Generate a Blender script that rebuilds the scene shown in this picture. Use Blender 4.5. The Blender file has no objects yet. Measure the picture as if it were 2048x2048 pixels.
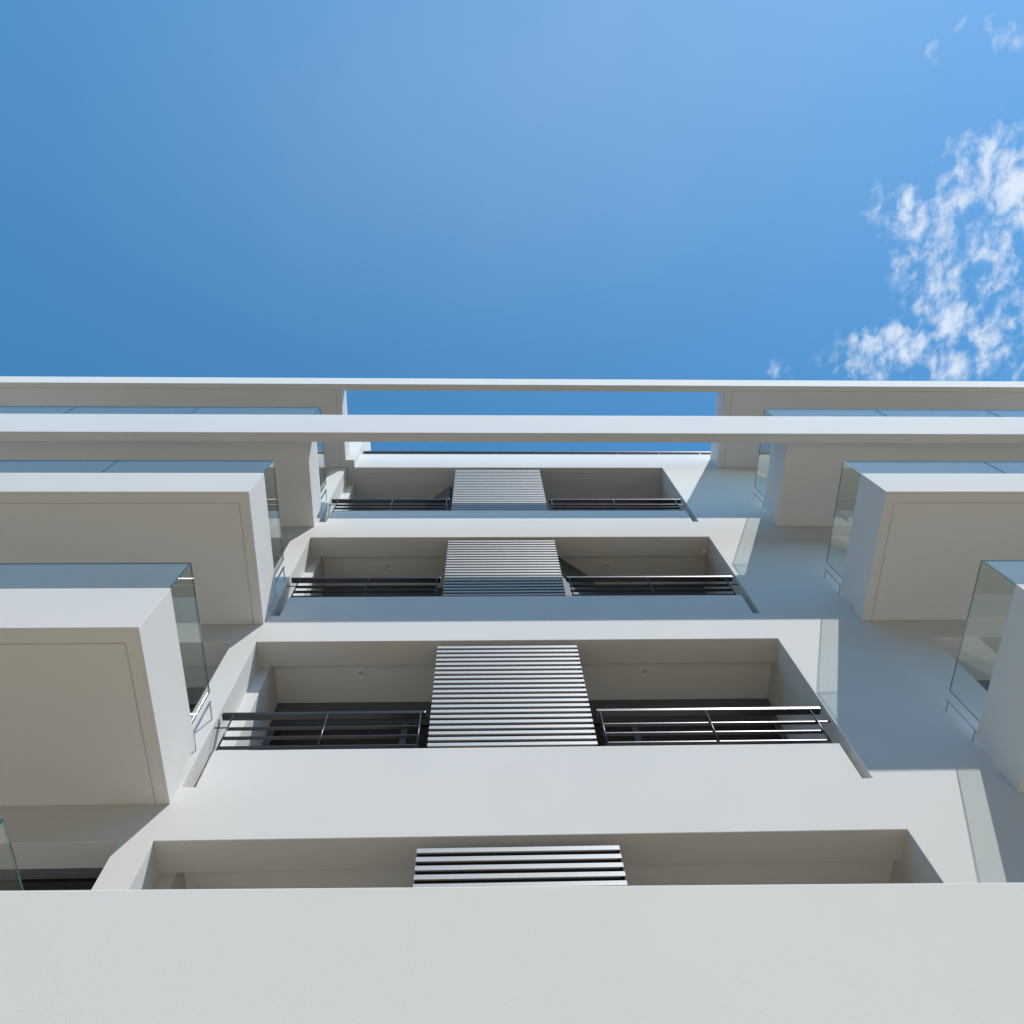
import bpy, bmesh, math, random
from mathutils import Vector, Matrix
random.seed(4)
scene = bpy.context.scene
COL = scene.collection

# ------------------------------------------------------------------ camera
cam_d = bpy.data.cameras.new("camera")
cam = bpy.data.objects.new("camera", cam_d)
COL.objects.link(cam)
cam_d.sensor_width = 36.0
cam_d.lens = 36.0 * 1598.15 / 2048.0
cam_d.clip_start = 0.05
cam_d.clip_end = 5000
RIGHT = Vector((0.99934343, -0.01213131, -0.03414008))
FWD = Vector((0.03621801, 0.36008857, 0.93221482)).normalized()
RIGHT = (RIGHT - FWD * RIGHT.dot(FWD)).normalized()
UP = RIGHT.cross(FWD)
m = Matrix.Identity(4)
for i in range(3):
    m[i][0], m[i][1], m[i][2] = RIGHT[i], UP[i], -FWD[i]
cam.matrix_world = m
scene.camera = cam

# ------------------------------------------------------------------ light
SUN_TO = Vector((0.71, -1.0, 1.65)).normalized()      # direction towards the sun
SUN_EL = math.asin(SUN_TO.z)
SUN_AZ = math.atan2(SUN_TO.x, SUN_TO.y)                # clockwise from +Y
sun_d = bpy.data.lights.new("sun", 'SUN')
sun_d.energy = 2.8
sun_d.angle = math.radians(0.5)
sun_d.color = (1.0, 0.975, 0.915)
sun = bpy.data.objects.new("sun", sun_d)
sun.rotation_euler = SUN_TO.to_track_quat('Z', 'Y').to_euler()
COL.objects.link(sun)

scene.view_settings.view_transform = 'Standard'
scene.view_settings.look = 'None'
scene.view_settings.gamma = 1.0
scene.view_settings.exposure = 0.59
scene.render.engine = 'CYCLES'
scene.cycles.use_denoising = True
scene.cycles.max_bounces = 10
scene.cycles.diffuse_bounces = 6
scene.cycles.transparent_max_bounces = 24


def node(nt, typ, **kw):
    n = nt.nodes.new(typ)
    for k, v in kw.items():
        setattr(n, k, v)
    return n


def math_node(nt, op, a, b=None, c=None, clamp=False):
    n = node(nt, 'ShaderNodeMath', operation=op)
    n.use_clamp = clamp
    for i, v in enumerate((a, b, c)):
        if v is None:
            continue
        if isinstance(v, (int, float)):
            n.inputs[i].default_value = v
        else:
            nt.links.new(v, n.inputs[i])
    return n.outputs[0]


world = bpy.data.worlds.new("World")
scene.world = world
world.use_nodes = True
wt = world.node_tree
wt.nodes.clear()
w_out = node(wt, 'ShaderNodeOutputWorld')
w_bg = node(wt, 'ShaderNodeBackground')
w_bg.inputs['Strength'].default_value = 0.138
sky = node(wt, 'ShaderNodeTexSky', sky_type='NISHITA')
sky.sun_disc = False
sky.sun_elevation = SUN_EL
sky.sun_rotation = SUN_AZ
sky.air_density = 1.0
sky.dust_density = 0.12
sky.ozone_density = 1.0
sky.altitude = 0

# a thin layer of fair weather cloud: coordinates on a level sheet overhead
geo = node(wt, 'ShaderNodeTexCoord')
sep = node(wt, 'ShaderNodeSeparateXYZ')
wt.links.new(geo.outputs['Generated'], sep.inputs[0])
zc = math_node(wt, 'MAXIMUM', sep.outputs['Z'], 0.05)
px = math_node(wt, 'DIVIDE', sep.outputs['X'], zc)
py = math_node(wt, 'DIVIDE', sep.outputs['Y'], zc)
comb = node(wt, 'ShaderNodeCombineXYZ')
wt.links.new(px, comb.inputs[0])
wt.links.new(py, comb.inputs[1])
CLOUDS = [  # centre x, y, half width, half height, weight
    (0.592, -0.040, 0.052, 0.050, 1.0), (0.645, -0.020, 0.06, 0.05, 1.1),
    (0.523, 0.012, 0.045, 0.036, 0.95), (0.462, -0.002, 0.016, 0.034, .55),
    (0.535, 0.055, 0.042, 0.030, 0.9), (0.560, 0.095, 0.040, 0.035, 0.9),
    (0.630, 0.055, 0.042, 0.050, 0.85), (0.590, 0.135, 0.045, 0.033, 1.0),
    (0.520, 0.160, 0.058, 0.030, 0.95), (0.640, 0.148, 0.045, 0.032, 0.95),
    (0.605, 0.185, 0.040, 0.024, 1.0), (0.490, 0.188, 0.055, 0.025, 0.8),
    (0.372, 0.192, 0.022, 0.016, .62), (0.500, -0.162, 0.026, 0.018, .48),
    (0.582, -0.185, 0.035, 0.024, .50), (0.526, -0.194, 0.014, 0.012, .42),
    (0.72, 0.09, 0.07, 0.14, 1.0), (0.85, 0.08, 0.10, 0.12, .9), (1.1, 0.3, 0.25, 0.2, .9),
]
blob = None
for cx, cy, rx, ry, wgt in CLOUDS:
    a = math_node(wt, 'DIVIDE', math_node(wt, 'SUBTRACT', px, cx), rx * 1.15)
    b = math_node(wt, 'DIVIDE', math_node(wt, 'SUBTRACT', py, cy), ry * 1.15)
    r2 = math_node(wt, 'ADD', math_node(wt, 'MULTIPLY', a, a), math_node(wt, 'MULTIPLY', b, b))
    e = math_node(wt, 'MULTIPLY', math_node(wt, 'POWER', 2.718, math_node(wt, 'MULTIPLY', r2, -1.0)), wgt)
    blob = e if blob is None else math_node(wt, 'MAXIMUM', blob, e)
n1 = node(wt, 'ShaderNodeTexNoise', noise_dimensions='2D')
n1.inputs['Scale'].default_value = 17.0
n1.inputs['Detail'].default_value = 9.0
n1.inputs['Roughness'].default_value = 0.62
n1.inputs['Distortion'].default_value = 0.35
mp = node(wt, 'ShaderNodeMapping')
mp.inputs['Rotation'].default_value = (0, 0, math.radians(28))
mp.inputs['Scale'].default_value = (1.25, 0.95, 1.0)
wt.links.new(comb.outputs[0], mp.inputs[0])
wt.links.new(mp.outputs[0], n1.inputs['Vector'])
n2 = node(wt, 'ShaderNodeTexNoise', noise_dimensions='2D')
n2.inputs['Scale'].default_value = 42.0
n2.inputs['Detail'].default_value = 8.0
n2.inputs['Roughness'].default_value = 0.55
n2.inputs['Distortion'].default_value = 0.2
wt.links.new(mp.outputs[0], n2.inputs['Vector'])
nn = math_node(wt, 'ADD', math_node(wt, 'MULTIPLY', n1.outputs['Fac'], 1.3),
               math_node(wt, 'MULTIPLY', n2.outputs['Fac'], 1.7))
den = math_node(wt, 'ADD', nn, math_node(wt, 'MULTIPLY', blob, 0.80))
mr = node(wt, 'ShaderNodeMapRange')
mr.interpolation_type = 'SMOOTHSTEP'
mr.inputs['From Min'].default_value = 1.66
mr.inputs['From Max'].default_value = 2.70
wt.links.new(den, mr.inputs['Value'])
gate = node(wt, 'ShaderNodeMapRange')
gate.inputs['From Min'].default_value = 0.10
gate.inputs['From Max'].default_value = 0.55
wt.links.new(blob, gate.inputs['Value'])
cfac = math_node(wt, 'MULTIPLY', math_node(wt, 'MULTIPLY', mr.outputs[0], gate.outputs[0]), 0.9)
# a faint high veil of haze, thickest a little to the sun side of the zenith
va = math_node(wt, 'DIVIDE', math_node(wt, 'SUBTRACT', px, 0.06), 0.44)
vb = math_node(wt, 'DIVIDE', math_node(wt, 'SUBTRACT', py, -0.12), 0.24)
vr = math_node(wt, 'ADD', math_node(wt, 'MULTIPLY', va, va), math_node(wt, 'MULTIPLY', vb, vb))
n3 = node(wt, 'ShaderNodeTexNoise', noise_dimensions='2D')
n3.inputs['Scale'].default_value = 5.0
n3.inputs['Detail'].default_value = 4.0
wt.links.new(mp.outputs[0], n3.inputs['Vector'])
veil = math_node(wt, 'MULTIPLY', math_node(wt, 'POWER', 2.718, math_node(wt, 'MULTIPLY', vr, -1.0)),
                 math_node(wt, 'ADD', math_node(wt, 'MULTIPLY', n3.outputs['Fac'], 0.06), 0.095))
cfac = math_node(wt, 'MAXIMUM', cfac, veil)
hsv = node(wt, 'ShaderNodeHueSaturation')
hsv.inputs['Hue'].default_value = 0.487
hsv.inputs['Saturation'].default_value = 1.30
hsv.inputs['Value'].default_value = 1.0
wt.links.new(sky.outputs[0], hsv.inputs['Color'])
mixc = node(wt, 'ShaderNodeMix', data_type='RGBA')
wt.links.new(cfac, mixc.inputs[0])
wt.links.new(hsv.outputs[0], mixc.inputs[6])
mixc.inputs[7].default_value = (3.9, 4.25, 4.8, 1)
wt.links.new(mixc.outputs[2], w_bg.inputs['Color'])
wt.links.new(w_bg.outputs[0], w_out.inputs[0])


# ------------------------------------------------------------------ materials
def plaster(name, col, rough=0.9, bump=0.15, var=0.05, scale=1.0):
    mt = bpy.data.materials.new(name)
    mt.use_nodes = True
    nt = mt.node_tree
    bs = nt.nodes['Principled BSDF']
    tc = node(nt, 'ShaderNodeTexCoord')
    big = node(nt, 'ShaderNodeTexNoise')
    big.inputs['Scale'].default_value = 0.55 * scale
    big.inputs['Detail'].default_value = 5
    big.inputs['Roughness'].default_value = 0.6
    nt.links.new(tc.outputs['Object'], big.inputs['Vector'])
    fine = node(nt, 'ShaderNodeTexNoise')
    fine.inputs['Scale'].default_value = 160 * scale
    fine.inputs['Detail'].default_value = 3
    nt.links.new(tc.outputs['Object'], fine.inputs['Vector'])
    v = math_node(nt, 'ADD',
                  math_node(nt, 'MULTIPLY', math_node(nt, 'SUBTRACT', big.outputs['Fac'], 0.5), var * 2.2),
                  math_node(nt, 'MULTIPLY', math_node(nt, 'SUBTRACT', fine.outputs['Fac'], 0.5), var))
    v = math_node(nt, 'ADD', v, 1.0)
    mx = node(nt, 'ShaderNodeMix', data_type='RGBA', blend_type='MULTIPLY')
    mx.inputs[0].default_value = 1.0
    mx.inputs[6].default_value = (*col, 1)
    nt.links.new(v, mx.inputs[7])
    nt.links.new(mx.outputs[2], bs.inputs['Base Color'])
    bs.inputs['Roughness'].default_value = rough
    bs.inputs['Specular IOR Level'].default_value = 0.25
    bp = node(nt, 'ShaderNodeBump')
    bp.inputs['Strength'].default_value = bump
    bp.inputs['Distance'].default_value = 0.004
    nt.links.new(fine.outputs['Fac'], bp.inputs['Height'])
    nt.links.new(bp.outputs[0], bs.inputs['Normal'])
    return mt


def metal(name, col, rough, metallic, spec=0.5):
    mt = bpy.data.materials.new(name)
    mt.use_nodes = True
    nt = mt.node_tree
    bs = nt.nodes['Principled BSDF']
    bs.inputs['Base Color'].default_value = (*col, 1)
    bs.inputs['Metallic'].default_value = metallic
    bs.inputs['Specular IOR Level'].default_value = spec
    tc = node(nt, 'ShaderNodeTexCoord')
    ns = node(nt, 'ShaderNodeTexNoise')
    ns.inputs['Scale'].default_value = 40
    nt.links.new(tc.outputs['Object'], ns.inputs['Vector'])
    r = math_node(nt, 'ADD', math_node(nt, 'MULTIPLY', ns.outputs['Fac'], 0.12), rough - 0.06)
    nt.links.new(r, bs.inputs['Roughness'])
    return mt


def glass(name, tint, f0):
    mt = bpy.data.materials.new(name)
    mt.use_nodes = True
    nt = mt.node_tree
    nt.nodes.clear()
    out = node(nt, 'ShaderNodeOutputMaterial')
    tr = node(nt, 'ShaderNodeBsdfTransparent')
    tr.inputs['Color'].default_value = (*tint, 1)
    gl = node(nt, 'ShaderNodeBsdfGlossy')
    gl.inputs['Color'].default_value = (0.95, 1, 0.98, 1)
    gl.inputs['Roughness'].default_value = 0.0
    ge = node(nt, 'ShaderNodeNewGeometry')
    dt = node(nt, 'ShaderNodeVectorMath', operation='DOT_PRODUCT')
    nt.links.new(ge.outputs['Incoming'], dt.inputs[0])
    nt.links.new(ge.outputs['Normal'], dt.inputs[1])
    c = math_node(nt, 'ABSOLUTE', dt.outputs['Value'])
    g5 = math_node(nt, 'POWER', math_node(nt, 'SUBTRACT', 1.0, c, clamp=True), 5.0)
    mx = node(nt, 'ShaderNodeMixShader')
    f = math_node(nt, 'ADD', math_node(nt, 'MULTIPLY', g5, 1.0 - f0), f0, clamp=True)
    nt.links.new(f, mx.inputs[0])
    nt.links.new(tr.outputs[0], mx.inputs[1])
    nt.links.new(gl.outputs[0], mx.inputs[2])
    nt.links.new(mx.outputs[0], out.inputs[0])
    return mt


M_WALL = plaster("white_plaster", (0.67, 0.66, 0.645))
M_CEIL = plaster("white_ceiling_paint", (0.80, 0.79, 0.76), var=0.02)
M_PAVE = plaster("beige_paving", (0.37, 0.28, 0.17), scale=0.3, var=0.2)
M_SLAT = metal("grey_slat_aluminium", (0.42, 0.425, 0.43), 0.5, 0.25)
M_RAIL = metal("dark_railing_steel", (0.09, 0.091, 0.102), 0.34, 0.85)
M_FRAME = metal("charcoal_frame", (0.13, 0.14, 0.165), 0.5, 0.0)
M_GAP_SHADE = metal("slat_gap_shade", (0.022, 0.022, 0.026), 0.7, 0.0, 0.2)  # near-black colour standing in for the shade in the open slat gaps
M_PANE = metal("dark_window_glass", (0.010, 0.011, 0.014), 0.08, 0.0, 0.5)
M_GLASS = glass("balustrade_glass", (0.955, 0.985, 0.965), 0.07)
M_GEDGE = metal("glass_edge", (0.02, 0.12, 0.13), 0.15, 0.0)
M_STEEL = metal("bracket_steel", (0.55, 0.55, 0.56), 0.35, 0.8)
M_LAMP = metal("lamp_white_plastic", (0.90, 0.90, 0.88), 0.5, 0.0)
M_LENS = metal("lamp_lens", (0.62, 0.62, 0.62), 0.3, 0.0)


# ------------------------------------------------------------------ helpers
def link_obj(name, me, mat, parent=None):
    o = bpy.data.objects.new(name, me)
    COL.objects.link(o)
    mats = mat if isinstance(mat, (list, tuple)) else [mat]
    for k in mats:
        me.materials.append(k)
    if parent is not None:
        o.parent = parent
    return o


def bevel(o, w=0.006, seg=2):
    b = o.modifiers.new("bevel", 'BEVEL')
    b.width = w
    b.segments = seg
    b.limit_method = 'ANGLE'
    b.angle_limit = math.radians(40)
    return o


def voxel(name, ops, mat, parent=None, bev=0.006, warp=None):
    """ops: list of (solid?, x0,x1,y0,y1,z0,z1); later entries win. One closed mesh."""
    br = []
    for ax in range(3):
        s = sorted({round(v, 5) for op in ops for v in op[1 + 2 * ax:3 + 2 * ax]})
        br.append(s)
    X, Y, Z = br
    nx, ny, nz = len(X) - 1, len(Y) - 1, len(Z) - 1
    occ = {}
    for i in range(nx):
        cx = (X[i] + X[i + 1]) / 2
        for j in range(ny):
            cy = (Y[j] + Y[j + 1]) / 2
            for k in range(nz):
                cz = (Z[k] + Z[k + 1]) / 2
                s = False
                for op in ops:
                    if op[1] < cx < op[2] and op[3] < cy < op[4] and op[5] < cz < op[6]:
                        s = op[0]
                if s:
                    occ[(i, j, k)] = True
    bm = bmesh.new()
    vs = {}

    def V(i, j, k):
        key = (i, j, k)
        if key not in vs:
            vs[key] = bm.verts.new((X[i], Y[j], Z[k]))
        return vs[key]
    F = {(1, 0, 0): [(1, 0, 0), (1, 1, 0), (1, 1, 1), (1, 0, 1)], (-1, 0, 0): [(0, 0, 0), (0, 0, 1), (0, 1, 1), (0, 1, 0)],
         (0, 1, 0): [(0, 1, 0), (0, 1, 1), (1, 1, 1), (1, 1, 0)], (0, -1, 0): [(0, 0, 0), (1, 0, 0), (1, 0, 1), (0, 0, 1)],
         (0, 0, 1): [(0, 0, 1), (1, 0, 1), (1, 1, 1), (0, 1, 1)], (0, 0, -1): [(0, 0, 0), (0, 1, 0), (1, 1, 0), (1, 0, 0)]}
    for (i, j, k) in occ:
        for d, q in F.items():
            if (i + d[0], j + d[1], k + d[2]) not in occ:
                bm.faces.new([V(i + a, j + b, k + c) for a, b, c in q])
    bmesh.ops.dissolve_limit(bm, angle_limit=0.001, verts=bm.verts[:], edges=bm.edges[:]) if len(ops) == 1 else None
    if warp:
        for v in bm.verts:
            v.co = warp(v.co)
    me = bpy.data.meshes.new(name)
    bm.to_mesh(me)
    bm.free()
    o = link_obj(name, me, mat, parent)
    if bev:
        bevel(o, bev)
    return o


def add_box(bm, x0, x1, y0, y1, z0, z1, mi=0):
    v = [bm.verts.new(c) for c in ((x0, y0, z0), (x1, y0, z0), (x1, y1, z0), (x0, y1, z0),
                                   (x0, y0, z1), (x1, y0, z1), (x1, y1, z1), (x0, y1, z1))]
    fs = []
    for q in ((3, 2, 1, 0), (4, 5, 6, 7), (0, 1, 5, 4), (1, 2, 6, 5), (2, 3, 7, 6), (3, 0, 4, 7)):
        f = bm.faces.new([v[i] for i in q])
        f.material_index = mi
        fs.append(f)
    return fs


def boxes(name, lst, mat, parent=None, bev=0.0):
    bm = bmesh.new()
    for b in lst:
        add_box(bm, *b)
    me = bpy.data.meshes.new(name)
    bm.to_mesh(me)
    bm.free()
    o = link_obj(name, me, mat, parent)
    if bev:
        bevel(o, bev)
    return o


def add_cyl(bm, c, r, h, axis, n=20):
    """cylinder of radius r from c along axis ('x','y','z') for length h"""
    ring = []
    for e in (0, 1):
        row = []
        for i in range(n):
            a = 2 * math.pi * i / n
            p, q = r * math.cos(a), r * math.sin(a)
            t = h * e
            co = {'x': (t, p, q), 'y': (p, t, q), 'z': (p, q, t)}[axis]
            row.append(bm.verts.new((c[0] + co[0], c[1] + co[1], c[2] + co[2])))
        ring.append(row)
    for i in range(n):
        bm.faces.new((ring[0][i], ring[0][(i + 1) % n], ring[1][(i + 1) % n], ring[1][i]))
    bm.faces.new(ring[0][::-1])
    bm.faces.new(ring[1])
    bmesh.ops.recalc_face_normals(bm, faces=bm.faces[:])


# ------------------------------------------------------------------ dimensions (metres, camera at the origin)
P = 3.05
GROUND = -1.6
YW = 4.694                     # front of the facade wall
YI = 5.02                      # back of the facade wall
XL, XR = -2.585, 3.435         # middle bay opening
XPL, XPR = -2.462, 3.343       # parapet panel of the middle bay
XWL, XWR = -2.855, 5.268       # inner edges of the wing openings
XLB, XRB = -2.605, 4.615       # inner ends of the wing balconies
XDL, XDR = -2.588, 4.50        # inner ends of the roof slabs
XMIN, XMAX = -11.0, 13.0
Z_OPEN_TOP = 5.0025            # opening head, lowest visible floor
Z_OPEN_BOT = 5.623 - P
Z_PANEL = 6.114 - P
SOF, BOX, GLS = 5.416 - P, 6.084 - P, 6.612 - P     # balcony soffit / upstand top / glass top, level 0
Z_ROOF = 14.50                 # roof soffit
YB, YC, YD, YN = 3.025, 3.085, 3.10, 3.16

# ------------------------------------------------------------------ ground
me = bpy.data.meshes.new("ground")
me.from_pydata([(-2000, -2000, GROUND), (2000, -2000, GROUND), (2000, 2000, GROUND), (-2000, 2000, GROUND)], [], [(0, 1, 2, 3)])
g = link_obj("ground", me, M_PAVE)
g['kind'] = 'structure'
g['label'] = 'beige paved ground in front of the building'

# ------------------------------------------------------------------ unseen building added behind the camera to block low sky
NB = bpy.data.objects.new("sky_blocker_building", None)
COL.objects.link(NB)
NB.location = (0, -17.0, GROUND)
NB['label'] = 'unseen rendered building added across the street to block low sky'
NB['category'] = 'building'
ops_n = [(True, -45, 45, -9, 0, 0, 15.6), (True, -45.3, 45.3, -9.3, 0.3, 15.6, 15.85)]
for fl in range(5):
    for i in range(-11, 12):
        ops_n.append((False, i * 3.8 - 0.8, i * 3.8 + 0.8, -0.16, 0, 0.9 + fl * 3.05, 2.5 + fl * 3.05))
SKY_BLOCKER_OPS = ops_n

# ------------------------------------------------------------------ the building
B = bpy.data.objects.new("apartment_building", None)
COL.objects.link(B)
B.location = (0, YW, GROUND)
B['label'] = 'white modern apartment building with stacked balconies, glass balustrades and grey slat screens'
B['category'] = 'building'
bpy.context.view_layer.update()


def part(o, label=None):
    """parent a finished mesh built in world coordinates to its thing or part, keeping it in place"""
    p = o.parent
    if p is not None:
        o.matrix_parent_inverse = Matrix.Identity(4)
        off = p_world(p)
        o.data.transform(Matrix.Translation(-off)) if o.data.users == 1 else None
    if label:
        o['label'] = label
    return o


def p_world(p):
    v = Vector(p.location)
    while p.parent is not None:
        p = p.parent
        v += p.location
    return v


# ---- facade wall with its loggias: one closed mesh
XIL, XIR = -2.45, 3.465
YBK = 5.69
ops = [(True, XMIN, XMAX, YW, 9.0, GROUND - 0.3, 15.37)]
ops.append((False, XMIN + .3, XMAX - .3, YW + 0.22, 8.7, 14.95, 15.37))
for k in range(-1, 4):
    zb, zt, zp = Z_OPEN_BOT + k * P, Z_OPEN_TOP + k * P, Z_PANEL + k * P
    zc = zt + 0.12
    if k == 3:
        zt = zc = Z_ROOF
    if k == -1:
        zb = GROUND + 0.05
    ops.append((False, XL, XR, YW, YI, zb, zt))
    ops.append((False, XIL, XIR, YI, YBK, zb + 0.02, zc))
    if k >= 0:
        ops.append((True, XPL, XPR, YW, YW + 0.14, zb, zp))
    for a, b in ((-7.5, XWL), (XWR, 10.2)):
        ops.append((False, a, b, YW, YI, zb, zt))
        if k > 0:
            ops.append((False, a - .02, b + .02, YI, 5.47, zb + .02, zc))
    if k == 3:
        ops.append((False, XIL + .01, XIR - .01, 4.806, 4.818, Z_ROOF, Z_ROOF + .012))
part(voxel("facade_wall", ops, M_WALL, B, 0.007))

M_NB = plaster("tan_render", (0.30, 0.25, 0.19))
voxel("wall", SKY_BLOCKER_OPS, M_NB, NB, 0.01)
for fl in range(5):
    for i in range(-11, 12):
        a, z = i * 3.8 - 0.8, 0.9 + fl * 3.05
        wn = boxes("window", [(a, a + .07, -.15, -.08, z, z + 1.6), (a + 1.53, a + 1.6, -.15, -.08, z, z + 1.6),
                              (a + .07, a + 1.53, -.15, -.08, z, z + .07), (a + .07, a + 1.53, -.15, -.08, z + 1.53, z + 1.6),
                              (a + .77, a + .83, -.15, -.08, z + .07, z + 1.53)], M_FRAME, NB)
        boxes("pane", [(a + .07, a + 1.53, -.125, -.115, z + .07, z + 1.53)], M_PANE, wn)

# ---- windows at the back of the loggias and behind the wing balconies
def window(x0, x1, z0, z1, y, mull, head=0.0, label=None):
    w = 0.07
    bm = bmesh.new()
    zt = z1
    if head:
        add_box(bm, x0, x1, y - 0.10, y - 0.004, z1 - head, z1 - 0.003)
        zt = z1 - head - 0.002
    add_box(bm, x0, x0 + w, y - 0.07, y - 0.004, z0, zt)
    add_box(bm, x1 - w, x1, y - 0.07, y - 0.004, z0, zt)
    add_box(bm, x0 + w, x1 - w, y - 0.07, y - 0.004, zt - w, zt)
    add_box(bm, x0 + w, x1 - w, y - 0.07, y - 0.004, z0, z0 + w)
    for mx in mull:
        add_box(bm, mx - w / 2, mx + w / 2, y - 0.065, y - 0.004, z0 + w, zt - w)
    me = bpy.data.meshes.new("window")
    bm.to_mesh(me)
    bm.free()
    o = link_obj("window", me, M_FRAME, B)
    part(o, label)
    pn = part(boxes("pane", [(x0 + w, x1 - w, y - 0.035, y - 0.012, z0 + w, zt - w)], M_PANE, o))
    return o


for k in range(0, 4):
    zb, zt = Z_OPEN_BOT + k * P + 0.02, Z_OPEN_TOP + k * P + 0.12
    if k == 3:
        zt = Z_ROOF
    zw = zt - 0.014 if k < 3 else zt
    window(XIL + .004, XIR - .004, zb, zw, YBK, (-0.9, 0.25, 1.75), head=0.30 if k < 3 else 0.4)
    zt2 = Z_OPEN_TOP + k * P if k < 3 else Z_ROOF
    if k > 0:
        window(-7.51, XWL + .012, zb, zt, 5.468, (-4.4, -5.9), head=0.2)
        window(XWR - .012, 10.21, zb, zt, 5.468, (6.9, 8.5), head=0.2)
    else:
        window(-7.5, XWL, zb, zt2, YI + 0.003, (-4.4, -5.9))
        window(XWR, 10.2, zb, zt2, YI + 0.003, (6.9, 8.5))
# the wing openings end on the back of the wall layer

# ---- wing balconies
def glass_sheet(x0, x1, y0, y1, z0, z1, parent):
    bm = bmesh.new()
    fs = add_box(bm, x0, x1, y0, y1, z0, z1)
    thin_x = (x1 - x0) < (y1 - y0)
    for f in fs:
        f.normal_update()
        n = f.normal
        big = abs(n.x) > .5 if thin_x else abs(n.y) > .5
        f.material_index = 0 if big else 1
    me = bpy.data.meshes.new("glass_panel")
    bm.to_mesh(me)
    bm.free()
    o = link_obj("glass_panel", me, [M_GLASS, M_GEDGE], parent)
    return part(o)


def balcony(side, lvl, yf, grooved, front_wall=True, beam_gap=False):
    z0, zb, zg = SOF + lvl * P, BOX + lvl * P, GLS + lvl * P
    xe = XLB if side < 0 else XRB
    xo = XMIN + 0.5 if side < 0 else XMAX - 0.5

    def bx(s, a, b, *r):            # a, b measured inwards from the inner end
        p, q = (xe - b, xe - a) if side < 0 else (xe + a, xe + b)
        return (s, p, q, *r)
    Lx = abs(xo - xe)
    ys = yf if front_wall else yf + 0.142
    o_ = [bx(True, 0, Lx, ys, YW - 0.001, z0, z0 + 0.22)]
    o_.append(bx(True, 0, 0.12, ys, YW - 0.075, z0 + 0.22, zb))
    o_.append(bx(True, 0, 0.05, YW - 0.075, YW - 0.001, z0 + 0.22, z0 + 0.26))
    if front_wall:
        o_.append(bx(True, 0.12, Lx, ys, ys + 0.12, z0 + 0.22, zb))
    if grooved:
        o_.append(bx(False, 0.112, Lx - .1, yf + 0.128, yf + 0.142, z0, z0 + 0.013))
        o_.append(bx(False, 0.112, 0.126, yf + 0.128, YW - 0.01, z0, z0 + 0.013))
    o = part(voxel("balcony", o_, M_WALL, B, 0.007))
    # glass balustrade, standing just inside the outer faces
    t = 0.012
    pitch = 1.93 if side < 0 else 1.855
    yg = yf + 0.012
    for i in range(4):
        a, b = i * pitch + 0.002, (i + 1) * pitch - 0.002
        if i == 0:
            a = 0.024
        x0, x1 = (xe - b, xe - a) if side < 0 else (xe + a, xe + b)
        glass_sheet(x0, x1, yg, yg + t, zb - (0.0 if front_wall else 0.0) + 0.003, zg, o)
    yend = 4.40 if side < 0 else 4.46
    xs = xe - 0.022 if side < 0 else xe + 0.010
    glass_sheet(xs, xs + t, yg, yend, zb + 0.003, zg, o)
    # wall end clamp: upright flat bar on two stand-offs
    xb = xe - 0.028 if side < 0 else xe + 0.004
    z1 = zb + 0.0
    br = boxes("bracket", [(xb, xb + 0.018, yend + 0.10, yend + 0.112, zb + 0.0, zg + 0.0),
                           (xb + .004, xb + 0.014, yend + 0.113, YW - 0.001, zg - 0.03, zg - 0.015),
                           (xb + .004, xb + 0.014, yend + 0.113, YW - 0.001, zb + 0.03, zb + 0.045)], M_STEEL, o)
    part(br)
    return o


for side in (-1, 1):
    balcony(side, 0, YN, False, front_wall=False)
    balcony(side, 1, YB, True)
    balcony(side, 2, YB, True)
    balcony(side, 3, YC, False, front_wall=False)

# ---- the two long fascia beams that tie the wing balconies together
b3 = BOX + 3 * P
part(voxel("beam", [(True, XMIN, XMAX, YC, YC + 0.14, 11.15, b3)], M_WALL, B, 0.007),
     'long white fascia beam with a blank face under the roof edge')


def skew(c):
    return Vector((c.x, c.y + 0.004 + 0.013 * c.x, c.z))


part(voxel("beam", [(True, -4.6, 4.9, YN, YN + 0.14, BOX - 1.05, BOX)], M_WALL, B, 0.007, warp=skew),
     'large white fascia beam nearest the ground')

# ---- roof slab with an open slot over the middle bay
zt = 15.03
o_ = [(True, XMIN, XMAX, YD, YW - 0.001, Z_ROOF, Z_ROOF + 0.22),
      (True, XMIN, XMAX, YD, YD + 0.12, Z_ROOF, zt),
      (True, XDL - 0.12, XDL, YD, YW - 0.001, Z_ROOF, zt),
      (True, XDR, XDR + 0.12, YD, YW - 0.001, Z_ROOF, zt),
      (False, XDL, XDR, YD + 0.12, YW, Z_ROOF - 1, zt + 1),
      (False, XMIN + 1, XDL - 0.085, YD + 0.085, YD + 0.097, Z_ROOF, Z_ROOF + 0.012),
      (False, XDL - 0.097, XDL - 0.085, YD + 0.085, YW - 0.01, Z_ROOF, Z_ROOF + 0.012),
      (False, XDR + 0.125, XMAX - 1, YD + 0.085, YD + 0.097, Z_ROOF, Z_ROOF + 0.012),
      (False, XDR + 0.125, XDR + 0.137, YD + 0.085, YW - 0.01, Z_ROOF, Z_ROOF + 0.012)]
part(voxel("roof_slab", o_, M_WALL, B, 0.007))
part(voxel("rooftop_wall", [(True, -2.586, -2.43, 4.55, 4.692, Z_ROOF + .002, 16.75),
                            (True, -2.586, -2.43, 4.692, 8.0, 15.372, 16.75),
                            (True, -5.0, -2.43, 4.55, 4.692, 15.035, 16.75),
                            (True, -5.0, -2.43, 4.692, 8.0, 15.372, 16.75)], M_WALL, B, 0.007))

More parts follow.
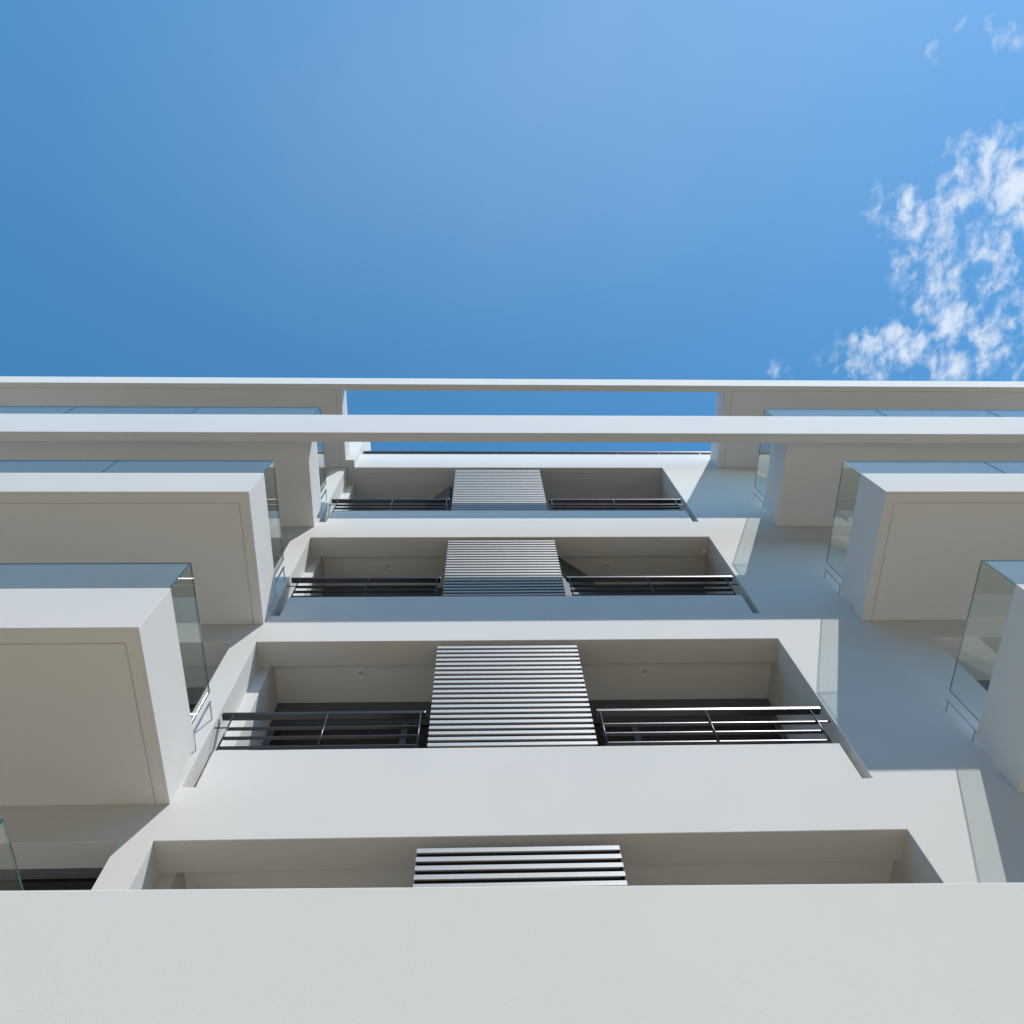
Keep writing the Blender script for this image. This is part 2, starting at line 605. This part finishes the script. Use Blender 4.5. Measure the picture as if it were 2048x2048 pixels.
# ---- railing on the roof edge
def roof_railing():
    y = YW + 0.004
    x0, x1 = -2.41, 4.9
    r = part(boxes("railing", [(x0, x1, y, y + 0.06, 15.535, 15.60), (x0, x1, y + .015, y + 0.03, 15.46, 15.475)], M_RAIL, B, 0.004),
             'long black railing along the roof edge')
    x = x0 + 0.06
    while x < x1:
        part(boxes("post", [(x, x + 0.016, y + 0.012, y + 0.038, 15.372, 15.534)], M_RAIL, r))
        x += 0.845
    return r


roof_railing()

# ---- middle bay: louvre screens, railings, downlights
def louvre(k):
    z0 = Z_PANEL + k * P + 0.004
    z1 = 7.94 + (k - 1) * P
    if k == 3:
        z1 = 14.38
    x0, x1 = -0.521, 1.070
    pitch, h, d = 0.0872, 0.049, 0.007
    y = YW + 0.006
    bm = bmesh.new()
    z = z1
    while z - h > z0:
        add_box(bm, x0, x1, y, y + d, z - h, z)
        z -= pitch
    if z - 0.01 > z0:
        add_box(bm, x0, x1, y, y + d, z0, z)
    me = bpy.data.meshes.new("louvre_screen")
    bm.to_mesh(me)
    bm.free()
    o = link_obj("louvre_screen", me, M_SLAT, B)
    bevel(o, 0.003, 1)
    part(o)
    back = part(boxes("gap_shade_panel", [(x0 + .004, x1 - .004, y + d + 0.020, y + d + 0.032, z0, z1 - 0.01)] +
                      [(xs, xs + 0.008, y + d + 0.001, y + d + 0.0195, z0, z1 - .012) for xs in (x0 + 0.006, x1 - 0.014)], M_GAP_SHADE, o))  # added dark sheet, imitates the shade seen between the slats


def railing(k, x0, x1, jamb_left):
    zp = Z_PANEL + k * P
    y = YW + 0.025
    xa, xb = (x0 + 0.115, x1 - 0.045) if jamb_left else (x0 + 0.035, x1 - 0.115)
    r = part(boxes("railing", [(xa - 0.012, xb + 0.012, y + .012, y + 0.047, zp + dz, zp + dz + 0.010) for dz in (0.098, 0.243, 0.388)]
                   + ([(XL + .001, xa - 0.013, y + .02, y + 0.03, zp + 0.40, zp + 0.41)] if jamb_left else
                      [(xb + 0.013, XR - .001, y + .02, y + 0.03, zp + 0.40, zp + 0.41)]), M_RAIL, B))
    part(boxes("handrail", [(x0, x1, y - 0.006, y + 0.066, zp + 0.575, zp + 0.612)], M_RAIL, r, 0.004))
    for x in (xa, (xa + xb) / 2, xb):
        bm = bmesh.new()
        add_cyl(bm, (x, y + 0.002, zp + 0.002), 0.0085, 0.572, 'z', 14)
        me = bpy.data.meshes.new("post")
        bm.to_mesh(me)
        bm.free()
        for f in me.polygons:
            f.use_smooth = len(f.vertices) == 4
        part(link_obj("post", me, M_RAIL, r))


def downlight(x, y, z):
    bm = bmesh.new()
    n = 28
    prof = [(0.032, 0.0), (0.035, -0.012), (0.052, -0.018), (0.062, -0.012), (0.062, 0.0)]
    rows = []
    for r, dz in prof:
        rows.append([bm.verts.new((x + r * math.cos(2 * math.pi * i / n), y + r * math.sin(2 * math.pi * i / n), z + dz - 0.001)) for i in range(n)])
    for a, b in zip(rows, rows[1:]):
        for i in range(n):
            bm.faces.new((a[i], a[(i + 1) % n], b[(i + 1) % n], b[i]))
    bm.faces.new(rows[0])
    bmesh.ops.recalc_face_normals(bm, faces=bm.faces[:])
    me = bpy.data.meshes.new("downlight")
    bm.to_mesh(me)
    bm.free()
    o = part(link_obj("downlight", me, M_LAMP, B))
    bm = bmesh.new()
    add_cyl(bm, (x, y, z - 0.008), 0.028, 0.006, 'z', 20)
    me = bpy.data.meshes.new("lens")
    bm.to_mesh(me)
    bm.free()
    part(link_obj("lens", me, M_LENS, o))


for k in range(0, 4):
    louvre(k)
    if k >= 1:
        railing(k, -2.565, -0.573, True)
        railing(k, 1.130, 3.405, False)
    zc = Z_OPEN_TOP + k * P + 0.108 if k < 3 else Z_ROOF
    if k < 3:
        part(boxes("ceiling", [(XIL + .003, XIR - .003, YI + .003, YBK - .003, zc, zc + 0.011)], M_CEIL, B))
    for x in (-1.44, 1.925):
        if k >= 1:
            downlight(x, 5.19 if k == 1 else (5.22 if k == 2 else 5.36), zc)

# small sensor lamp in the corner of the third loggia
bm = bmesh.new()
bmesh.ops.create_uvsphere(bm, u_segments=16, v_segments=10, radius=0.03, matrix=Matrix.Translation((3.385, 4.93, Z_OPEN_TOP + 2 * P - 0.03)))
add_cyl(bm, (3.385, 4.93, Z_OPEN_TOP + 2 * P - 0.012), 0.022, 0.011, 'z', 16)
me = bpy.data.meshes.new("wall_lamp")
bm.to_mesh(me)
bm.free()
part(link_obj("wall_lamp", me, M_LAMP, B))

# shutters left standing open behind the louvre screens
def leaf(x0, y0, x1, y1, z0, z1, t=0.04):
    d = Vector((x1 - x0, y1 - y0, 0)).normalized()
    n = Vector((d.y, -d.x, 0)) * t / 2
    bm = bmesh.new()
    pts = [Vector((x0, y0, 0)) + n, Vector((x1, y1, 0)) + n, Vector((x1, y1, 0)) - n, Vector((x0, y0, 0)) - n]
    lo = [bm.verts.new((p.x, p.y, z0)) for p in pts]
    hi = [bm.verts.new((p.x, p.y, z1)) for p in pts]
    bm.faces.new(lo[::-1])
    bm.faces.new(hi)
    for i in range(4):
        bm.faces.new((lo[i], lo[(i + 1) % 4], hi[(i + 1) % 4], hi[i]))
    bmesh.ops.recalc_face_normals(bm, faces=bm.faces[:])
    me = bpy.data.meshes.new("shutter")
    bm.to_mesh(me)
    bm.free()
    return part(link_obj("shutter", me, M_FRAME, B), 'dark shutter leaf standing open behind the slat screen')


leaf(1.10, 5.05, 1.70, 5.46, Z_OPEN_BOT + 2 * P + .03, Z_OPEN_TOP + 2 * P + 0.10)
leaf(-0.62, 5.08, -1.06, 5.42, Z_OPEN_BOT + 3 * P + .03, Z_ROOF - 0.02)
